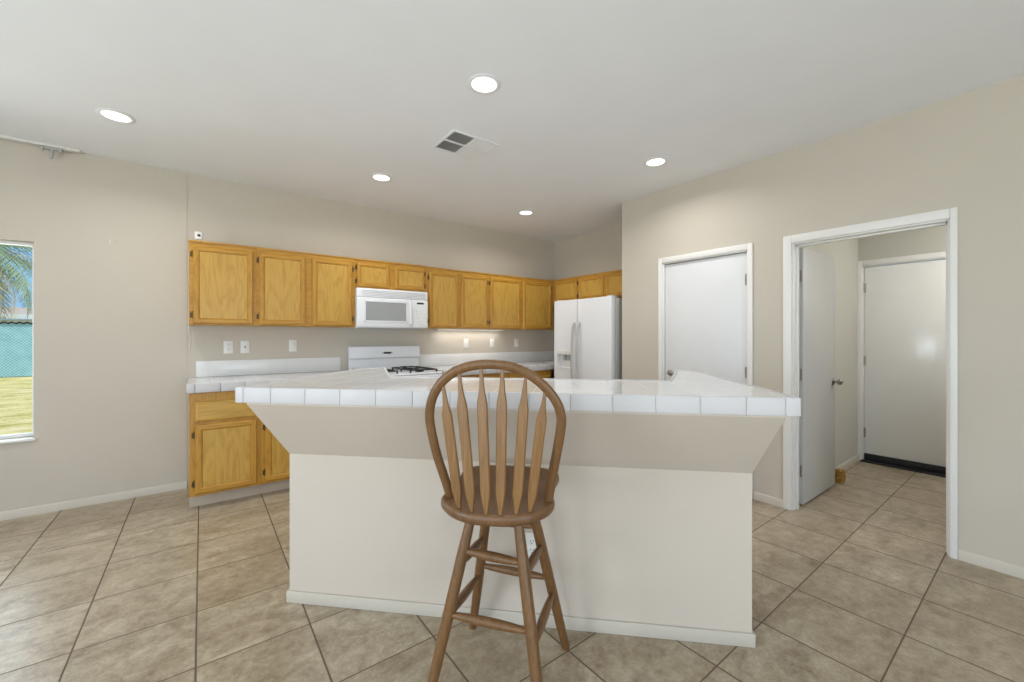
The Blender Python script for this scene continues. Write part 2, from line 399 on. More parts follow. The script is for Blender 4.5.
# curtain rail under the ceiling above the window
r_ = thing('curtain_rail', 'thin white curtain rail along the ceiling above the window', 'curtain rail', (-2.9, YA - .05, 2.70))
MB().box(0, 2.16, -.022, .036, .024, .0395, .003).build('rail', 'trim', r_)
m = MB().box(1.955, 2.065, -.008, .012, .008, .024, .002).box(1.955, 1.970, -.012, .016, -.004, .022, .002).box(2.050, 2.065, -.012, .016, -.004, .022, .002)
m.tube([(2.012, .002, .014), (2.012, -.002, -.03), (2.010, -.004, -.062)], [.010, .009, .006], 10)
m.build('bracket', 'bracket', r_)
# windows behind the viewer
def side_window(nm, lab, y0, y1, z0, z1):
    o = thing(nm, lab, 'window', (-3.45, y0, z0), kind='structure'); L = y1 - y0; h = z1 - z0; t = .05
    MB().box(.05, .10, .001, L - .001, .001, t).box(.05, .10, .001, L - .001, h - t, h - .001).box(.05, .10, .001, t, t, h - t).box(.05, .10, L - t, L - .001, t, h - t).box(.05, .10, L / 2 - .03, L / 2 + .03, t, h - t).build('window_frame', 'trim', o)
    MB().box(.074, .078, t, L - t, t, h - t).build('pane', 'glass', o, smooth=0)
side_window('window_2', 'side window behind the viewer', .4, 2.5, .8, 2.1)
side_window('window_3', 'side window near the sliding door', -2.6, -.4, .5, 2.1)
o = thing('window_4', 'wide sliding glass door behind the viewer', 'window', (-1.5, -3.35, 0), kind='structure'); L = 3.2; h = 2.12
MB().box(.001, L - .001, .04, .11, .001, .06).box(.001, L - .001, .04, .11, h - .07, h - .001).box(.001, .07, .04, .11, .06, h - .07).box(L - .07, L - .001, .04, .11, .06, h - .07).box(L / 2 - .05, L / 2 + .05, .04, .11, .06, h - .07).build('window_frame', 'trim', o)
MB().box(.07, L - .07, .074, .078, .06, h - .07).build('pane', 'glass', o, smooth=0)

# ------------------------------------------------------------------ outdoors seen through the window
def lawn_mat():
    n = N('dry_lawn'); c = n.coord(); a = n.noise(n.mapping(c, (1, 2.5, 1)), 1.4, 6, .7); b = n.noise(c, 22, 5, .8)
    f = n.math('ADD', n.math('MULTIPLY', a, .6), n.math('MULTIPLY', b, .4))
    n.color(n.ramp(f, [(.40, (.46, .33, .06)), (.5, (.86, .62, .20)), (.60, (1.0, .74, .42))])); n.rough(.9); n.bump(b, .7, .03); return n.m
M['lawn'] = lawn_mat()
struct(MB().box(-60, 40, 4.76, 70, -.30, -.15).box(-60, 40, -40, -3.36, -.30, -.15).box(-60, -3.46, -3.36, 4.76, -.30, -.15).build('lawn', 'lawn', smooth=0), 'dry yellow-green lawn outside the window', 'lawn')
def mesh_mat():
    n = N('teal_privacy_mesh'); c = n.coord(); sp = n.new('ShaderNodeSeparateXYZ'); n.put(sp.inputs[0], c)
    p = n.math('ADD', sp.outputs[0], sp.outputs[2]); q = n.math('SUBTRACT', sp.outputs[0], sp.outputs[2]); k = []
    for v in (p, q):
        fr = n.math('FRACT', n.math('MULTIPLY', v, 10)); k.append(n.math('LESS_THAN', n.math('ABSOLUTE', n.math('SUBTRACT', fr, .5)), .11))
    ms = n.math('MULTIPLY', n.math('MAXIMUM', k[0], k[1]), .75); nz = n.noise(c, 2.5, 5, .7)
    base = n.ramp(nz, [(.35, (.16, .38, .42)), (.65, (.30, .56, .60))])
    n.color(n.mix(ms, base, (.55, .72, .70))); n.rough(.7); return n.m
M['mesh'] = mesh_mat()
fe = thing('chain_link_fence', 'teal screened chain-link fence across the lawn outside the window', 'fence', (-14, 22.5, -.15))
MB().box(0, 22, -.01, .01, .03, 1.98).build('privacy_mesh', 'mesh', fe, smooth=0)
MB().tube([(0, -.03, 2.06), (22, -.03, 2.06)], .03, 10).build('top_rail', 'chain', fe)
m = MB().tube([(.05 + k * .09, -.05, 1.93 + .055 * (k % 2)) for k in range(240)], .028, 6)
m.build('mesh_ties', 'black', fe)
for k in range(8): MB().tube([(k * 3.1 + .2, .05, -.05), (k * 3.1 + .2, .05, 2.12)], .035, 10).build('fence_post', 'chain', fe)
# neighbouring house beyond the fence
M['stucco'] = plain('white_stucco', (.80, .78, .75), .8); M['roof'] = plain('pinkish_tile_roof', (.62, .42, .32), .8, tex=4, strength=.5)
h_ = thing('neighbour_house', 'low neighbouring house roof beyond the fence', 'house', (-22, 33, -.15))
MB().box(0, 26, 0, 8, 0, 2.3).build('wall', 'stucco', h_, smooth=0)
MB().prism([(-.6, 2.62), (-.5, 2.60), (4, 3.15), (8.5, 2.60), (8.6, 2.62), (4, 3.2)], 'x', -.6, 26.6).build('roof', 'roof', h_, smooth=0)
MB().box(-.6, 26.6, -.65, -.5, 2.38, 2.63).build('fascia', 'stucco', h_, smooth=0)
for k in range(6): MB().box(2 + k * 4, 3.4 + k * 4, -.04, .02, .9, 2.0, .01).build('window', 'dark', h_)
# palm
def palm(loc, hgt):
    M['frond'] = plain('palm_frond', (.30, .36, .20), .6); M['frond_dry'] = plain('dry_palm_frond', (.60, .52, .34), .7); M['trunk'] = plain('palm_trunk', (.25, .19, .13), .9, tex=20, strength=.8)
    p = thing('palm_tree', 'palm tree with drooping fronds beyond the fence', 'tree', loc)
    MB().tube([(0, 0, 0), (.05, 0, hgt * .5), (0, 0, hgt)], [.26, .19, .17], 14).build('trunk', 'trunk', p)
    for k in range(38):
        a = k * 2.399; el = R(65 - 105 * (k / 38)); L = 2.9 + random.random() * .8; m = MB()
        d = Vector((math.cos(a), math.sin(a), 0)); pts = []
        for i in range(15):
            t = i / 14; ang = el - t * 1.5
            pts.append((Vector((0, 0, hgt)) if i == 0 else pts[-1] + (d * math.cos(ang) + Vector((0, 0, math.sin(ang)))) * L / 14))
        m.tube(pts, [.030 * (1 - .8 * i / 14) for i in range(15)], 6)
        side = Vector((-d.y, d.x, 0))
        for i in range(2, 15):
            for sg in (-1, 1):
                for q in range(2):
                    b = pts[i] if q == 0 else (pts[i] + pts[i - 1]) / 2; ll = .62 * math.sin(math.pi * (.15 + .8 * i / 14)) + .12
                    tip = b + side * sg * ll * .72 + (pts[i] - pts[i - 1]).normalized() * ll * .45 + Vector((0, 0, -ll * (.3 + .4 * random.random())))
                    ax = (pts[i] - pts[i - 1]).normalized() * .028; dn = Vector((0, 0, -.004)); mid = (b + tip) / 2
                    v = [m.bm.verts.new(x) for x in (b - ax * .5, mid - ax, tip, mid + ax, b + ax * .5)]; u = [m.bm.verts.new(x) for x in (b - ax * .5 + dn, mid - ax + dn, tip + dn, mid + ax + dn, b + ax * .5 + dn)]
                    m.bm.faces.new(v); m.bm.faces.new(u[::-1])
                    for e in range(5): m.bm.faces.new((v[e], v[(e + 1) % 5], u[(e + 1) % 5], u[e]))
        m.build('frond', 'frond_dry' if k % 4 == 0 or k > 30 else 'frond', p)
palm((-7.1, 25.5, -.15), 4.9)

# ------------------------------------------------------------------ cabinets
def panel_front(parent, name, x0, x1, z0, z1, y, fr=.036, label=None, flat=False):
    """a cabinet door / drawer front facing -Y with its back at y; frame plus recessed panel sub-part"""
    m = MB(); T = .019
    def ring(ins, dep): return [m.bm.verts.new(v) for v in ((x0 + ins, y - dep, z0 + ins), (x1 - ins, y - dep, z0 + ins), (x1 - ins, y - dep, z1 - ins), (x0 + ins, y - dep, z1 - ins))]
    prof = [(0, 0), (0, .009), (.004, .0145), (.010, T), (fr, T), (fr + .003, .0165), (fr + .007, .0155), (fr + .011, .011), (fr + .013, .010)]
    if flat: prof = [(0, 0), (0, .009), (.005, .015), (.014, .0175), (.018, T)]
    rs = [ring(*p) for p in prof]; m.bm.faces.new(rs[0])
    for a, b in zip(rs, rs[1:]):
        for i in range(4):
            f = m.bm.faces.new((a[i], a[(i + 1) % 4], b[(i + 1) % 4], b[i])); f.material_index = 1 if i in (0, 2) else 0
    last = m.bm.faces.new(rs[-1][::-1])
    if flat: last.material_index = 1
    o = m.build(name, ('oak_edge' if not flat else 'oak', 'oak_edge_h' if not flat else 'oak_h'), parent, smooth=20)
    if not flat:
        q = fr + .0125
        MB().box(x0 + q, x1 - q, y - .0125, y - .008, z0 + q, z1 - q, .0008, 1).build('panel', 'oak', o)
    return o
def cab_hinge(door, x, z, y, s=1):
    m = MB(); m.tube([(x, y - .008, z - .024), (x, y - .008, z + .024)], .0045, 8)
    m.box(min(x, x - s * .014), max(x, x - s * .014), y - .004, y - .001, z - .020, z + .020, .001)
    m.lathe([(0, .024), (.0055, .024), (.003, .031), (0, .033)], x, y - .008, 10, Matrix.Translation((0, 0, z))).build('hinge', 'brass', door)

def upper_cabinet(label, loc, rotz, w, h, dep, doors, hinges, group, lip=True):
    """local origin: left bottom corner of the face frame; facing -Y"""
    t = thing('wall_cabinet', label, 'cabinet', loc, rotz, group)
    m = MB(); m.box(.0005, w - .0005, .001, dep, 0, h, .001, 1)
    m.build('carcass', 'oak', t)
    f = MB().box(.0002, w - .0002, -.019, .001, 0, h, .002, 1)
    if lip: f.box(.0002, w - .0002, -.026, -.015, h - .016, h, .003)
    f.build('face_frame', ('oak_edge_h',), t)
    for i, (a, b, z0, z1) in enumerate(doors):
        d_ = panel_front(t, 'door', a, b, z0, z1, -.0195, fr=.032 if z1 - z0 > .3 else .026)
        if hinges[i]:
            s = 1 if hinges[i] == 'L' else -1; x = a - .004 if s == 1 else b + .004; hh = .07 if z1 - z0 > .3 else .05
            for z in (z0 + hh, z1 - hh): cab_hinge(d_, x, z, -.0195, s)
    return t
UZ, UY = 1.41, 4.222
G = 'oak wall cabinets over the counter'
upper_cabinet('oak wall cabinet at the far left end, single door', (-.085, UY, UZ), 0, .465, .688, .327, [(.028, .442, .010, .642)], 'L', G)
upper_cabinet('oak wall cabinet with two doors left of the microwave', (.380, UY, UZ), 0, .838, .688, .327, [(.020, .388, .010, .642), (.445, .808, .010, .642)], 'LR', G)
upper_cabinet('short oak cabinet right above the microwave', (1.218, UY, UZ + .395), 0, .772, .293, .327, [(.018, .347, .014, .250), (.408, .742, .014, .250)], 'LR', G)
upper_cabinet('oak wall cabinet with two doors just right of the microwave', (1.990, UY, UZ), 0, .825, .682, .327, [(.028, .389, .008, .632), (.436, .801, .008, .632)], 'LR', G)
upper_cabinet('oak wall cabinet in the far corner beside the refrigerator', (2.815, UY, UZ), 0, 1.085, .682, .327, [(.022, .491, .008, .632), (.541, 1.035, .008, .632)], 'LR', G)
G2 = 'oak cabinets above the refrigerator'
upper_cabinet('small single-door oak cabinet above the refrigerator freezer door', (3.920, 4.200, 1.780), R(-90), .465, .318, .313, [(.050, .448, .012, .280)], ' ', G2)
upper_cabinet('two-door oak cabinet above the refrigerator beside the beige wall', (3.920, 3.735, 1.780), R(-90), 1.15, .318, .313, [(.016, .429, .012, .280), (.475, .885, .012, .280)], ['', ''], G2)

def base_cabinet(label, loc, w, cells, group, ztop=.888):
    """cells: (x0, x1, hinge side) door columns with a drawer front above"""
    t = thing('base_cabinet', label, 'cabinet', loc, 0, group)
    MB().box(.0005, w - .0005, .001, .61, .105, ztop, .001, 1).build('carcass', 'oak', t)
    MB().box(.0002, w - .0002, -.019, .001, .105, ztop, .002, 1).build('face_frame', 'oak_edge', t)
    MB().box(.0005, w - .0005, .075, .60, 0, .105).build('toe_kick', 'toe', t, smooth=0)
    for a, b, hs in cells:
        panel_front(t, 'drawer', a, b, .668, .822, -.0195, flat=True)
        d_ = panel_front(t, 'door', a, b, .122, .648, -.0195)
        s = 1 if hs == 'L' else -1; x = a - .004 if s == 1 else b + .004
        for z in (.20, .57): cab_hinge(d_, x, z, -.0195, s)
    return t
G3 = 'oak base cabinets under the counters'
BY = 3.939
base_cabinet('oak base cabinet at the far left end of the counter', (-.076, BY, 0), .461, [(.034, .436, 'L')], G3)
base_cabinet('oak base cabinet half hidden by the island, left of the range', (.385, BY, 0), .825, [(.032, .400, 'L'), (.430, .795, 'R')], G3)
base_cabinet('oak base cabinet right of the range behind the stool', (2.045, BY, 0), .78, [(.030, .375, 'L'), (.405, .750, 'R')], G3)
base_cabinet('oak base cabinet in the corner beside the refrigerator', (2.825, BY, 0), .775, [(.030, .372, 'L'), (.402, .745, 'R')], G3)

# ------------------------------------------------------------------ tiled counters along the wall
def edge_tiles(m, joints, y, z0, z1, th=.012, g=.0015, axis='x'):
    for a, b in zip(joints, joints[1:]):
        if axis == 'x': m.box(a + g, b - g, y - th, y, z0, z1, .004, 2)
        else: m.box(y - th, y, a + g, b - g, z0, z1, .004, 2)
def wall_counter(label, x0, x1, bs0, bs1, left_open):
    z0, z1 = .8905, .958
    t = thing('tiled_counter', label, 'countertop', (x0, 3.885, z0), 0, 'white tiled counters on the base cabinets')
    L = x1 - x0; D = YA - 3.885 - .001; hz = z1 - z0
    MB().box(.010, L - .001, .012, D, 0, hz - .006, .001, 1).build('core', 'grout', t)
    MB().box(.010, L - .001, .012, D, hz - .006, hz - .002).build('tile_surface', 'tile_top', t, smooth=0)
    m = MB(); j = [0.0, .05]
    while j[-1] < L - .16: j.append(j[-1] + .157)
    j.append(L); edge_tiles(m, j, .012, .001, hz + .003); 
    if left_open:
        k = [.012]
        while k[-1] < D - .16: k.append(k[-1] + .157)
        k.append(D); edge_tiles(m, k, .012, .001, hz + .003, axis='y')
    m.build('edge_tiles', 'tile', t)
    b = MB().box(bs0 - x0, bs1 - x0, D - .012, D, hz - .001, hz + .142, .003)
    b.build('backsplash', 'tile_back', t)
wall_counter('white tiled counter at the left, on the oak base cabinets', -.090, 1.224, -.040, 1.168, True)
wall_counter('white tiled counter between the range and the corner', 2.040, 4.234, 2.055, 4.233, False)

# ------------------------------------------------------------------ microwave over the range
t = thing('microwave', 'white over-the-range microwave under the short oak cabinet', 'microwave', (1.2195, 4.150, 1.405))
w_, h_, dp = .758, .396, .400
MB().box(.004, w_ - .004, .020, dp, 0, h_, .004).build('body', 'enamel', t)
m = MB().box(0, w_, .0, .022, h_ - .088, h_, .006)
m.build('vent_grille', 'enamel', t)
m = MB()
for k in range(4): m.box(.05, w_ - .03, -.003, .001, h_ - .024 - k * .016, h_ - .020 - k * .016, .0015)
m.build('vent_slats', 'grey', t)
dr = MB().box(0, .565, -.008, .020, .006, h_ - .092, .010, 3).build('door', 'enamel', t)
MB().prism([(.085, .072), (.508, .072), (.508, h_ - .135), (.085, h_ - .135)], 'y', -.0095, -.006).build('door_window', 'window_glass_grey', dr)
m = MB()
for (a, b, c_, d_) in ((.070, .523, .058, .072), (.070, .523, h_ - .135, h_ - .121), (.070, .085, .058, h_ - .121), (.508, .523, .058, h_ - .121)): m.box(a, b, -.0125, -.004, c_, d_, .003)
m.build('window_bezel', 'enamel', dr)
MB().tube([(.546, -.012, .03), (.546, -.034, .045), (.546, -.038, .15), (.546, -.034, h_ - .125), (.546, -.012, h_ - .11)], .010, 12).build('handle', 'enamel', dr)
cp = MB().box(.568, w_, -.008, .020, .006, h_ - .092, .008, 3).build('control_panel', 'enamel', t)
MB().box(.628, .708, -.0095, -.007, h_ - .138, h_ - .118, .001).build('display', 'dark', cp)
m = MB()
for i in range(3):
    for j in range(5): m.box(.610 + i * .046, .646 + i * .046, -.0098, -.007, .030 + j * .040, .056 + j * .040, .002)
m.build('buttons', 'plastic', cp)
MB().box(.05, w_ - .05, .05, .30, -.006, .001, .002).build('filter', 'grey', t)

# ------------------------------------------------------------------ gas range
t = thing('gas_range', 'white gas range with black grates under the microwave', 'range', (1.232, 3.90, 0))
w_ = .798
MB().box(.003, w_ - .003, .03, .60, .06, .925, .004).build('body', 'enamel', t)
MB().box(0, w_, .0, .575, .925, .945, .008, 3).build('cooktop', 'enamel', t)
m = MB().prism([(.562, .93), (.645, .93), (.645, 1.200), (.632, 1.212), (.585, 1.212), (.568, 1.200), (.556, 1.085), (.580, 1.070), (.580, .97)], 'x', .004, w_ - .004, .004)
bgd = m.build('backguard', 'enamel', t)
MB().box(.372, .448, .5545, .566, 1.125, 1.147, .002).build('clock_display', 'dark', bgd)
MB().box(.352, .368, .5555, .566, 1.127, 1.145, .003).box(.452, .468, .5555, .566, 1.127, 1.145, .003).build('clock_buttons', 'grey', bgd)
dr = MB().box(.01, w_ - .01, -.005, .030, .25, .80, .010, 3).build('oven_door', 'enamel', t)
MB().box(.16, w_ - .16, -.0065, -.003, .40, .66, .001).build('oven_window', 'dark', dr)
MB().tube([(.08, -.006, .755), (.08, -.045, .755), (w_ - .08, -.045, .755), (w_ - .08, -.006, .755)], .012, 12).build('oven_handle', 'enamel', dr)
MB().box(.01, w_ - .01, -.004, .03, .07, .24, .008, 3).build('drawer', 'enamel', t)
MB().box(.004, w_ - .004, -.006, .03, .81, .922, .008, 3).build('control_strip', 'enamel', t)
for k in range(5):
    if k == 2: continue
    MB().lathe([(0, 0), (.022, 0), (.020, .022), (.016, .026), (0, .026)], seg=20, m=Matrix.Translation((.10 + k * .15, -.006, .866)) @ Matrix.Rotation(R(90), 4, 'X')).build('knob', 'black', t)
for bx in (.175, .605):
    m = MB()
    for by in (.15, .43):
        m.lathe([(0, .944), (.045, .944), (.045, .968), (.030, .960), (.030, .966), (0, .967)], bx, by, 20)
    m.build('burner', 'black_iron', t)
    g = MB(); x0, x1, y0, y1 = bx - .145, bx + .145, .045, .535; z = .977
    for yy in (y0, (y0 + y1) / 2, y1): g.box(x0, x1, yy - .006, yy + .006, z - .010, z, .002)
    for xx in (x0, x1 - .0): g.box(xx - .006, xx + .006, y0, y1, z - .010, z, .002)
    for by in (.15, .43):
        for k in range(4):
            a = k * math.pi / 2 + math.pi / 4
            g.tube([(bx + .03 * math.cos(a), by + .03 * math.sin(a), z + .006), (bx + .085 * math.cos(a), by + .085 * math.sin(a), z + .003), (bx + .15 * math.cos(a), by + .11 * math.sin(a), z - .006)], .006, 8)
    for xx in (x0, x1):
        for yy in (y0, (y0 + y1) / 2, y1): g.box(xx - .007, xx + .007, yy - .007, yy + .007, .9445, z - .002, .001)
    g.build('grate', 'black_iron', t)

# ------------------------------------------------------------------ refrigerator (faces -X)
t = thing('refrigerator', 'white side-by-side refrigerator with water dispenser', 'refrigerator', (3.50, 3.757, 0), R(-90))
w_, hh = .888, 1.752
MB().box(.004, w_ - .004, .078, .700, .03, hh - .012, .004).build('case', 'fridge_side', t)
MB().box(.01, w_ - .01, .04, .10, .0, .09, .003).build('kick_grille', 'grey', t)
fd = MB()
x0, x1, z0, z1 = .002, .384, .10, hh
# freezer door with a dispenser recess
rx0, rx1, rz0, rz1 = .060, .290, .945, 1.100
fd.box(x0, rx0, 0, .070, z0, z1, .0).box(rx1, x1, 0, .070, z0, z1).box(rx0, rx1, 0, .070, z0, rz0).box(rx0, rx1, 0, .070, rz1, z1).box(rx0, rx1, .055, .070, rz0, rz1)
bmesh.ops.remove_doubles(fd.bm, verts=fd.bm.verts, dist=1e-5)
fd = fd.build('freezer_door', 'enamel', t, smooth=20)
ds = MB().box(rx0 - .012, rx1 + .012, -.006, -.0005, rz1 - .002, rz1 + .058, .003).build('dispenser_panel', 'plastic', fd)
m = MB().box(rx0 - .012, rx0, -.006, -.0005, rz0 - .012, rz1, .002).box(rx1, rx1 + .012, -.006, -.0005, rz0 - .012, rz1, .002).box(rx0, rx1, -.006, -.0005, rz0 - .012, rz0, .002)
m.box(rx0, rx1, .050, .0545, rz0, rz1)
m.build('dispenser_recess', 'plastic', fd)
MB().box(rx0 + .07, rx0 + .11, .02, .05, rz1 - .07, rz1 - .005, .006).box(rx0 + .14, rx0 + .18, .02, .05, rz1 - .07, rz1 - .005, .006).build('dispenser_paddles', 'grey', fd)
rd = MB().box(.390, w_ - .002, 0, .070, .10, hh, .009, 3).build('fridge_door', 'enamel', t)
for x, dd in ((.347, fd), (.430, rd)):
    MB().tube([(x, -.002, .50), (x, -.038, .56), (x, -.050, .80), (x, -.054, 1.0), (x, -.050, 1.22), (x, -.038, 1.42), (x, -.002, 1.48)], [.014, .013, .012, .012, .012, .013, .014], 12).build('handle', 'fridge_side' if 0 else 'handle_grey', dd)
for x in (.05, w_ - .05): MB().box(x - .035, x + .035, .03, .13, hh - .010, hh + .014, .004).build('hinge_cover', 'fridge_side', t)

# ------------------------------------------------------------------ island (its own frame: u along the face, v away from the viewer)
r2 = math.sqrt(2)
def UV(u, v, z=0): return ((u + v) / r2, (v - u) / r2, z)
ISL = R(-45); U0, V0 = -.3, 1.868
L0, L1 = -1.375 - U0, .770 - U0                  # ends of the half wall
t = thing('kitchen_island', 'beige half wall island with flared top under the tiled bar', 'kitchen island', UV(U0, V0), ISL)
zf, zc = .735, 1.0335
m = MB().prism([(0, 0), (.115, 0), (.115, zc), (-.273, zc), (-.273, zc - .010), (0, zf)], 'x', L0, L1)
m.build('half_wall', 'island_paint', t, smooth=0)
MB().box(L0, L0 + .115, .115, .80, 0, zc).build('wing_wall', 'island_paint', t, smooth=0)
MB().box(L1 - .115, L1, .115, .84, 0, zc).build('wing_wall', 'island_paint', t, smooth=0)
m = MB(); hb = .058
m.box(L0 - .011, L1 + .011, -.011, -.0003, 0, hb, .004).box(L0 - .011, L0 - .0003, -.0003, .80, 0, hb, .004).box(L1 + .0003, L1 + .011, -.0003, .84, 0, hb, .004)
m.build('baseboard', 'base_paint', t)
o = MB().box(L0 + .117, L1 - .117, .117, .72, .10, .885, .002).box(L0 + .117, L1 - .117, .117, .66, 0, .10).build('base_cabinet', 'oak', t)
MB().box(L0 + .117, L1 - .117, .117, .74, .885, .925, .006).build('sink_counter', 'tile_top', t)
# outlet on the island face
def outlet(label, loc, rotz, kind, group=None):
    o = thing('wall_outlet' if kind != 'jack' else 'wall_jack', label, 'outlet' if kind not in ('switch',) else 'switch', loc, rotz, group)
    if kind == 'switch': o.name = 'light_switch'
    pl = MB().box(-.036, .036, -.006, 0, -.058, .058, .003, 3).build('cover_plate', 'plastic', o)
    if kind == 'duplex':
        m = MB()
        for z in (-.020, .020): m.prism([(.017 * math.cos(a) * 1.0, z + .0145 * math.sin(a)) for a in [k * math.pi / 10 for k in range(20)]], 'y', -.0085, -.005, .001)
        m.build('socket', 'trim', o); m = MB()
        for z in (-.020, .020): m.box(-.0075, -.0055, -.0092, -.008, z - .001, z + .008).box(.0055, .0075, -.0092, -.008, z - .001, z + .008).tube([(0, -.0092, z - .008), (0, -.008, z - .008)], .0025, 8)
        m.build('slots', 'dark', o)
    elif kind == 'decora':
        MB().box(-.017, .017, -.009, -.005, -.033, -.001, .0015).box(-.017, .017, -.009, -.005, .001, .033, .0015).build('socket', 'trim', o)
    elif kind == 'rocker':
        MB().box(-.017, .017, -.0095, -.005, -.033, .033, .002).build('rocker', 'trim', o)
    elif kind == 'switch':
        MB().box(-.006, .006, -.016, -.005, -.004, .014, .002).build('toggle', 'trim', o)
    elif kind == 'jack':
        MB().tube([(0, -.011, 0), (0, -.005, 0)], .0065, 12).build('jack', 'dark', o)
    return o
outlet('white duplex outlet low on the island face behind the stool', UV(-.168, V0 - .0005, .364), ISL, 'duplex')
GO = 'outlets and switches above the counter'
outlet('white outlet plate above the left counter, leftmost of the row', (.195, YA - .0005, 1.22), 0, 'duplex', GO)
outlet('white jack plate with one dark hole above the left counter', (.323, YA - .0005, 1.22), 0, 'jack', GO)
outlet('white split outlet plate above the left counter, nearer the range', (.722, YA - .0005, 1.226), 0, 'decora', GO)
outlet('white wall plate right of the range, leftmost of the three there', (2.700, YA - .0005, 1.228), 0, 'rocker', GO)
outlet('white wall plate right of the range, middle of the three there', (3.105, YA - .0005, 1.228), 0, 'decora', GO)
outlet('white wall plate right of the range, nearest the refrigerator', (3.515, YA - .0005, 1.228), 0, 'rocker', GO)

# raised bar top, U shaped
bu = lambda u: u - U0
bv = lambda v: v - V0
bar = thing('bar_countertop', 'raised white tiled bar top running across the island', 'countertop', UV(U0, V0, 1.034), ISL)
poly = [(-1.4165, 1.5835), (.8115, 1.5835), (.8115, 2.60), (.770, 2.79), (.705, 2.80), (.505, 2.125), (-.975, 2.125), (-1.30, 2.755), (-1.4165, 2.66)]
pl = [(bu(a), bv(b)) for a, b in poly]
MB().prism(pl, 'z', 0.0, .056).build('core', 'grout', bar, smooth=0)
def inset(z0, z1, name, mat, d):
    pp = [(x + (d if i in (0, 8, 7) else -d if i in (1, 2, 3) else 0), y) for i, (x, y) in enumerate(pl)]
    MB().prism(pp, 'z', z0, z1).build(name, mat, bar, smooth=0)
inset(.056, .0605, 'tile_surface', 'tile_top', 0)
m = MB(); g = .0008
J = [-1.42, -1.381, -1.2515] + [-1.0945 + .1570 * k for k in range(12)] + [.764, .815]
J = [x for i, x in enumerate(J) if i == 0 or x - J[i - 1] > .03]
for a, b in zip(J, J[1:]): m.box(bu(a) + g, bu(b) - g, bv(1.580), bv(1.5935), -.0020, .0650, .0035, 3)
K = [1.5945] + [1.5945 + .157 * k for k in range(1, 7)]
for a, b in zip(K, K[1:] + [2.60]):
    if b - a > .02: m.box(bu(.8015), bu(.815), bv(a) + g, bv(b) - g, .0005, .0650, .0035, 3)
for a, b in zip(K, K[1:] + [2.66]):
    if b - a > .02: m.box(bu(-1.42), bu(-1.4065), bv(a) + g, bv(b) - g, .0005, .0650, .0035, 3)
def edge_run(p, q):
    p = Vector((bu(p[0]), bv(p[1]), 0)); q = Vector((bu(q[0]), bv(q[1]), 0)); L = (q - p).length; n = max(1, round(L / .157)); a = math.atan2(q.y - p.y, q.x - p.x)
    X = Matrix.Translation(p) @ Matrix.Rotation(a, 4, 'Z')
    for k in range(n):
        b = bmesh.new(); bmesh.ops.create_cube(b, size=1)
        for v in b.verts: v.co = Vector(((k + .5 + v.co.x) * L / n, -.006 + v.co.y * .0135, .0327 + v.co.z * .0645))
        for v in b.verts: v.co.x += g if v.co.x < (k + .5) * L / n else -g
        bmesh.ops.bevel(b, geom=b.edges[:], offset=.004, segments=2, affect='EDGES', profile=.5); b.transform(X); m._add(b)
for p, q in zip(poly[2:], poly[3:]): 
    edge_run(p, q)
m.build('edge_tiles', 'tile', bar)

# ------------------------------------------------------------------ bar stool
CU, CV = -.2564, 1.5742
st = thing('bar_stool', 'brown oak spindle-back bar stool in front of the island', 'bar stool', UV(CU, CV), ISL)
SW = Vector((CU, CV, 0))
def L_(u, v, z): return Vector((u - CU, v - CV, z))
legs = {'FL': ((-.500, 1.399), (-.351, 1.506)), 'FR': ((-.081, 1.331), (-.188, 1.480)), 'BL': ((-.432, 1.817), (-.324, 1.669)), 'BR': ((-.013, 1.749), (-.162, 1.642))}
def legpt(n, z):
    (a, b), (c_, d_) = legs[n]; s = z / .695; return L_(a + (c_ - a) * s, b + (d_ - b) * s, z)
for n in legs:
    zs = [0, .012, .10, .25, .40, .52, .62, .682]; rr = [.0155, .0170, .0190, .0210, .0215, .0210, .0185, .0165]
    MB().tube([legpt(n, z) for z in zs], rr, 18).build('leg', 'stool', st)
for a, za, b, zb in (('FL', .308, 'FR', .308), ('FL', .525, 'FR', .515), ('BL', .323, 'BR', .320), ('BL', .545, 'BR', .545), ('BR', .255, 'FR', .262), ('BR', .462, 'FR', .480), ('BL', .272, 'FL', .300), ('BL', .460, 'FL', .476)):
    p, q = legpt(a, za), legpt(b, zb); pts = [p + (q - p) * k / 12 for k in range(13)]; rr = [.0085 + .0085 * math.sin(math.pi * min(1, max(0, (k / 12 - .03) / .94))) ** .7 for k in range(13)]
    MB().tube(pts, rr, 14).build('stretcher', 'stool', st)
cx, cy = 0, 0
MB().lathe([(0, .668), (.118, .668), (.124, .674), (.124, .684), (.118, .690), (0, .690)], cx, cy, 36).build('leg_plate', 'stool', st)
MB().lathe([(0, .690), (.075, .690), (.075, .708), (0, .708)], .012, -.055, 28).build('swivel_plate', 'black_iron', st)
# seat: outline by half width along v, tilted a little up to the island
SU = -.241
hw = [(1.300, 0), (1.303, .055), (1.318, .105), (1.345, .150), (1.385, .187), (1.425, .202), (1.465, .196), (1.505, .184), (1.55, .183), (1.60, .192), (1.645, .199), (1.685, .190), (1.715, .155), (1.730, .095), (1.735, 0)]
def spline(P, n=6):
    out = []
    for i in range(len(P) - 1):
        p0, p1, p2, p3 = P[max(i - 1, 0)], P[i], P[i + 1], P[min(i + 2, len(P) - 1)]
        for k in range(n):
            t = k / n; out.append(tuple(.5 * (2 * p1[j] + (p2[j] - p0[j]) * t + (2 * p0[j] - 5 * p1[j] + 4 * p2[j] - p3[j]) * t * t + (3 * p1[j] - p0[j] - 3 * p2[j] + p3[j]) * t ** 3) for j in range(len(p1))))
    out.append(tuple(P[-1])); return out
half = spline(hw, 3); sc_ = lambda v: SU + .006 - .018 * max(0, min(1, (1.70 - v) / .3))
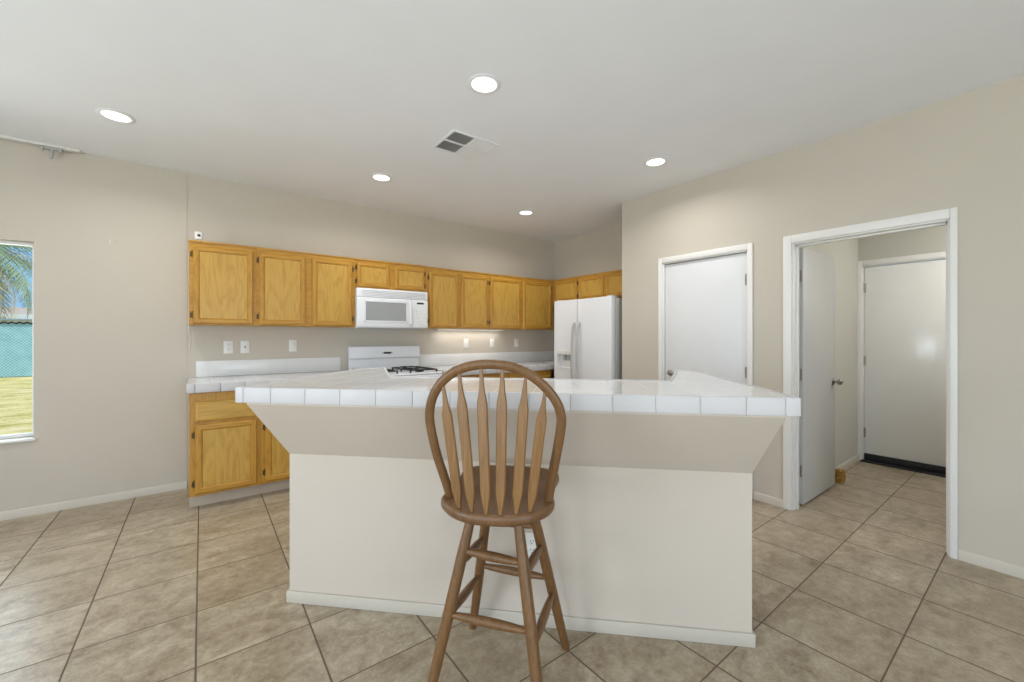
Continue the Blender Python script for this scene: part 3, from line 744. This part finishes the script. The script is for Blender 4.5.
outline = [(sc_(v) + h, v) for v, h in half] + [(sc_(v) - h, v) for v, h in half[-2:0:-1]]
def seat_z(v): return .736 + (v - 1.30) * .076
m = MB(); rings = []
vc = 1.52
for sc, dz in ((.50, -.042), (.90, -.042), (.962, -.036), (.992, -.026), (1.0, -.016), (.994, -.006), (.975, -.001), (.94, -.0005), (.86, -.003), (.70, -.009), (.45, -.013), (.2, -.013)):
    rings.append([m.bm.verts.new(L_(SU + (u - SU) * sc, vc + (v - vc) * sc, seat_z(vc + (v - vc) * sc) + dz)) for u, v in outline])
for a, b in zip(rings, rings[1:]):
    for k in range(len(a)): m.bm.faces.new((a[k], a[(k + 1) % len(a)], b[(k + 1) % len(a)], b[k]))
m.bm.faces.new(rings[0][::-1]); m.bm.faces.new(rings[-1])
m.build('seat', 'stool_seat', st, smooth=50)
# bow back: image-measured curve laid in a plane that leans back 12 degrees
ca, sa = math.cos(R(YAW)), math.sin(R(YAW))
def on_back(px, py, v0=1.432, z0=.745, lean=.20):
    r = (px - 512) / FPX; up = -(py - 336.5) / FPX
    d = Vector((ca + r * sa, sa - r * ca, up)); dv = (d.x + d.y) / r2; du = (d.x - d.y) / r2
    # v = v0 - (z - z0) * lean ; v = s*dv ; z = H + s*up
    s = (v0 - (H - z0) * lean) / (dv + up * lean); return (s * du, s * dv, H + s * up)
hp = [(450.5, 497), (446, 482), (437.4, 456), (431.3, 430), (429.6, 413.5), (432.6, 397.5), (440.2, 384), (451.5, 373.7), (467, 366.8), (488, 364.2), (510, 366.5), (530, 375), (547, 389), (557.5, 404), (561.3, 418), (560.6, 430), (558, 446), (555, 462), (552, 478), (548.3, 500)]
P3 = [on_back(*p) for p in hp]
hoop = spline(P3, 4)
nb = Vector((0, 1, .20)).normalized()
first = Vector(hoop[0]) + Vector((.003, 0, -.022)); lastp = Vector(hoop[-1]) + Vector((-.003, 0, -.022))
hpts = [L_(*first)] + [L_(*p) for p in hoop] + [L_(*lastp)]
MB().tube(hpts, [.0165 if 0 < i < len(hpts) - 1 else .013 for i in range(len(hpts))], 16, flat=.75, up=nb).build('bow_back', 'stool', st)
tops = [(443, 384), (459, 371.5), (481, 366), (502.5, 366), (526, 373), (545.5, 388)]
bots = [(-.366, 1.350), (-.318, 1.330), (-.268, 1.318), (-.222, 1.318), (-.172, 1.332), (-.129, 1.352)]
def spindle(top, bot):
    a = L_(bot[0], bot[1], seat_z(bot[1]) - .012); b = L_(*on_back(*top)); d = b - a; x = Vector((1, 0, 0)); x = (x - d.normalized() * x.dot(d.normalized())).normalized(); y = d.normalized().cross(x)
    prof = [(0, .0055, .0055), (.04, .0065, .006), (.08, .010, .0065), (.15, .0160, .007), (.19, .0170, .007), (.45, .0170, .007), (.71, .0172, .007), (.755, .0168, .007), (.84, .0098, .0065), (.92, .0064, .006), (1.0, .0050, .005)]
    m = MB(); R_ = []
    for t, w, th in prof:
        bow = y * (-.012 * math.sin(math.pi * t)) * 0
        c_ = a + d * t + bow; R_.append([m.bm.verts.new(c_ + x * w * p + y * th * q) for p, q in ((-1, -.55), (-.8, -1), (.8, -1), (1, -.55), (1, .55), (.8, 1), (-.8, 1), (-1, .55))])
    for a_, b_ in zip(R_, R_[1:]):
        for k in range(8): m.bm.faces.new((a_[k], a_[(k + 1) % 8], b_[(k + 1) % 8], b_[k]))
    m.bm.faces.new(R_[0][::-1]); m.bm.faces.new(R_[-1]); m.build('spindle', 'spindle', st, smooth=30)
for tp, bt in zip(tops, bots): spindle(tp, bt)

# ------------------------------------------------------------------ ceiling: recessed lights and vent
def downlight(x, y, label):
    t = thing('recessed_light', label, 'ceiling light', (x, y, CE), 0, 'recessed ceiling lights')
    MB().lathe([(.070, -.0005), (.092, -.0005), (.094, -.004), (.088, -.007), (.074, -.008), (.070, -.005), (.070, -.0005)], seg=40).build('trim_ring', 'fixture_white', t)
    MB().lathe([(0, -.004), (.050, -.0045), (.0700, -.003), (.0700, -.001), (0, -.001)], seg=40).build('lens', 'lamp', t)
    d = bpy.data.lights.new('lamp_light', 'AREA'); d.shape = 'DISK'; d.size = .13; d.spread = R(155); d.energy = CEILING_LAMP; d.color = (1, .975, .945)
    o = bpy.data.objects.new('lamp_light', d); C.objects.link(o); o.parent = t; o.location = (0, 0, -.012)
downlight(-.440, 3.650, 'lit recessed ceiling light at the far left, near the window')
downlight(1.270, 1.940, 'lit recessed ceiling light nearest the viewer, above the island')
downlight(1.282, 3.632, 'lit recessed ceiling light in front of the microwave')
downlight(2.970, 3.663, 'lit recessed ceiling light farthest away, before the refrigerator')
downlight(2.950, 1.962, 'lit recessed ceiling light in front of the closet door')
t = thing('ceiling_vent', 'white square ceiling vent with dark louvres on one half', 'air vent', (1.568, 2.650, CE))
hx, hy = .190, .166
m = MB().box(-hx, hx, -hy, -hy + .018, -.009, -.0005, .002).box(-hx, hx, hy - .018, hy, -.009, -.0005, .002).box(-hx, -hx + .018, -hy + .018, hy - .018, -.009, -.0005, .002).box(hx - .018, hx, -hy + .018, hy - .018, -.009, -.0005, .002)
m.box(-.010, .010, -hy + .018, hy - .018, -.009, -.0005, .002).box(-hx + .018, hx - .018, -.008, .008, -.0088, -.0005, .002)
m.build('frame', 'fixture_white', t)
MB().box(-hx + .010, hx - .010, -hy + .010, hy - .010, -.0018, -.0006).build('duct_backing', 'vent_dark', t)
for sx in (-1, 1):
    for k in range(9):
        x = sx * (.023 + k * .0175); 
        tilt = .010 if sx > 0 else -.0035
        MB().prism([(x - tilt / 2 - (.0045 if sx > 0 else .0), -.0022), (x - tilt / 2 + .0012, -.0022), (x + tilt / 2 + (.0045 if sx > 0 else .0012), -.0084), (x + tilt / 2, -.0084)], 'y', -hy + .018, hy - .018).build('louvre', 'fixture_white', t, smooth=0)

# flush lamp added out of view to brighten the passage
t = thing('added_passage_lamp', 'round flush lamp added out of view on the passage ceiling as fill light', 'ceiling light', (4.95, -.30, 2.50))
MB().lathe([(0, -.0005), (.15, -.0005), (.155, -.012), (.15, -.025), (0, -.026)], seg=36).build('base', 'trim', t)
MB().lathe([(.14, -.0262), (.135, -.045), (.10, -.070), (.05, -.082), (0, -.085)], seg=36).build('shade', 'lamp', t)
d = bpy.data.lights.new('passage_fill_light', 'POINT'); d.shadow_soft_size = .12; d.energy = PASSAGE_FILL; d.color = (1, .97, .92)
o = bpy.data.objects.new('passage_fill_light', d); C.objects.link(o); o.parent = t; o.location = (0, 0, -.22)

# ------------------------------------------------------------------ small things
t = thing('security_camera', 'small white security camera on top of the leftmost oak wall cabinet', 'security camera', (-.02, 4.33, 2.098))
MB().lathe([(0, .0003), (.022, .0003), (.022, .006), (.006, .010), (.006, .030), (0, .030)], seg=24).build('stand', 'plastic', t)
MB().box(-.026, .026, -.022, .022, .028, .094, .008, 3).build('body', 'plastic', t)
MB().lathe([(0, 0), (.011, 0), (.011, .003), (0, .004)], seg=20, m=Matrix.Translation((.002, -.0215, .062)) @ Matrix.Rotation(R(90), 4, 'X')).build('camera_lens', 'black', t)
o = MB().tube([(-.02, 4.352, 2.115), (-.05, 4.40, 2.106), (-.090, 4.43, 2.10), (-.091, 4.50, 2.05), (-.091, 4.535, 1.8), (-.091, 4.542, 1.44), (-.088, 4.543, 1.36), (-.078, 4.543, 1.30), (-.084, 4.545, 1.22)], .0025, 8).build('power_cord', 'plastic')
tag(o, 'thin white cord hanging down beside the leftmost oak wall cabinet', 'cord')
m = MB().lathe([(0, 0), (.012, 0), (.012, .004), (0, .006)], seg=16, m=Matrix.Translation((0, 0, 0)) @ Matrix.Rotation(R(90), 4, 'X'))
m.tube([(0, -.003, 0), (0, -.020, -.002), (.004, -.026, .010)], .004, 8)
o = m.build('wall_hook', 'trim'); o.location = (-.575, YA - .0045, 2.072); tag(o, 'tiny white hook high on the beige wall right of the window', 'hook')
# strip light below the cabinets right of the microwave
t = thing('under_cabinet_light', 'lit strip light below the oak cabinets right of the microwave', 'light', (2.25, 4.42, 1.3995))
MB().box(0, .95, 0, .07, -.004, .0100, .002).build('housing', 'plastic', t)
MB().box(.01, .94, .008, .062, -.0055, -.0035, .0005).build('diffuser', 'strip', t)
d = bpy.data.lights.new('strip_lamp', 'AREA'); d.shape = 'RECTANGLE'; d.size = .9; d.size_y = .05; d.energy = 1.2; d.color = (1, .95, .86)
o = bpy.data.objects.new('strip_lamp', d); C.objects.link(o); o.parent = t; o.location = (.475, .035, -.009)
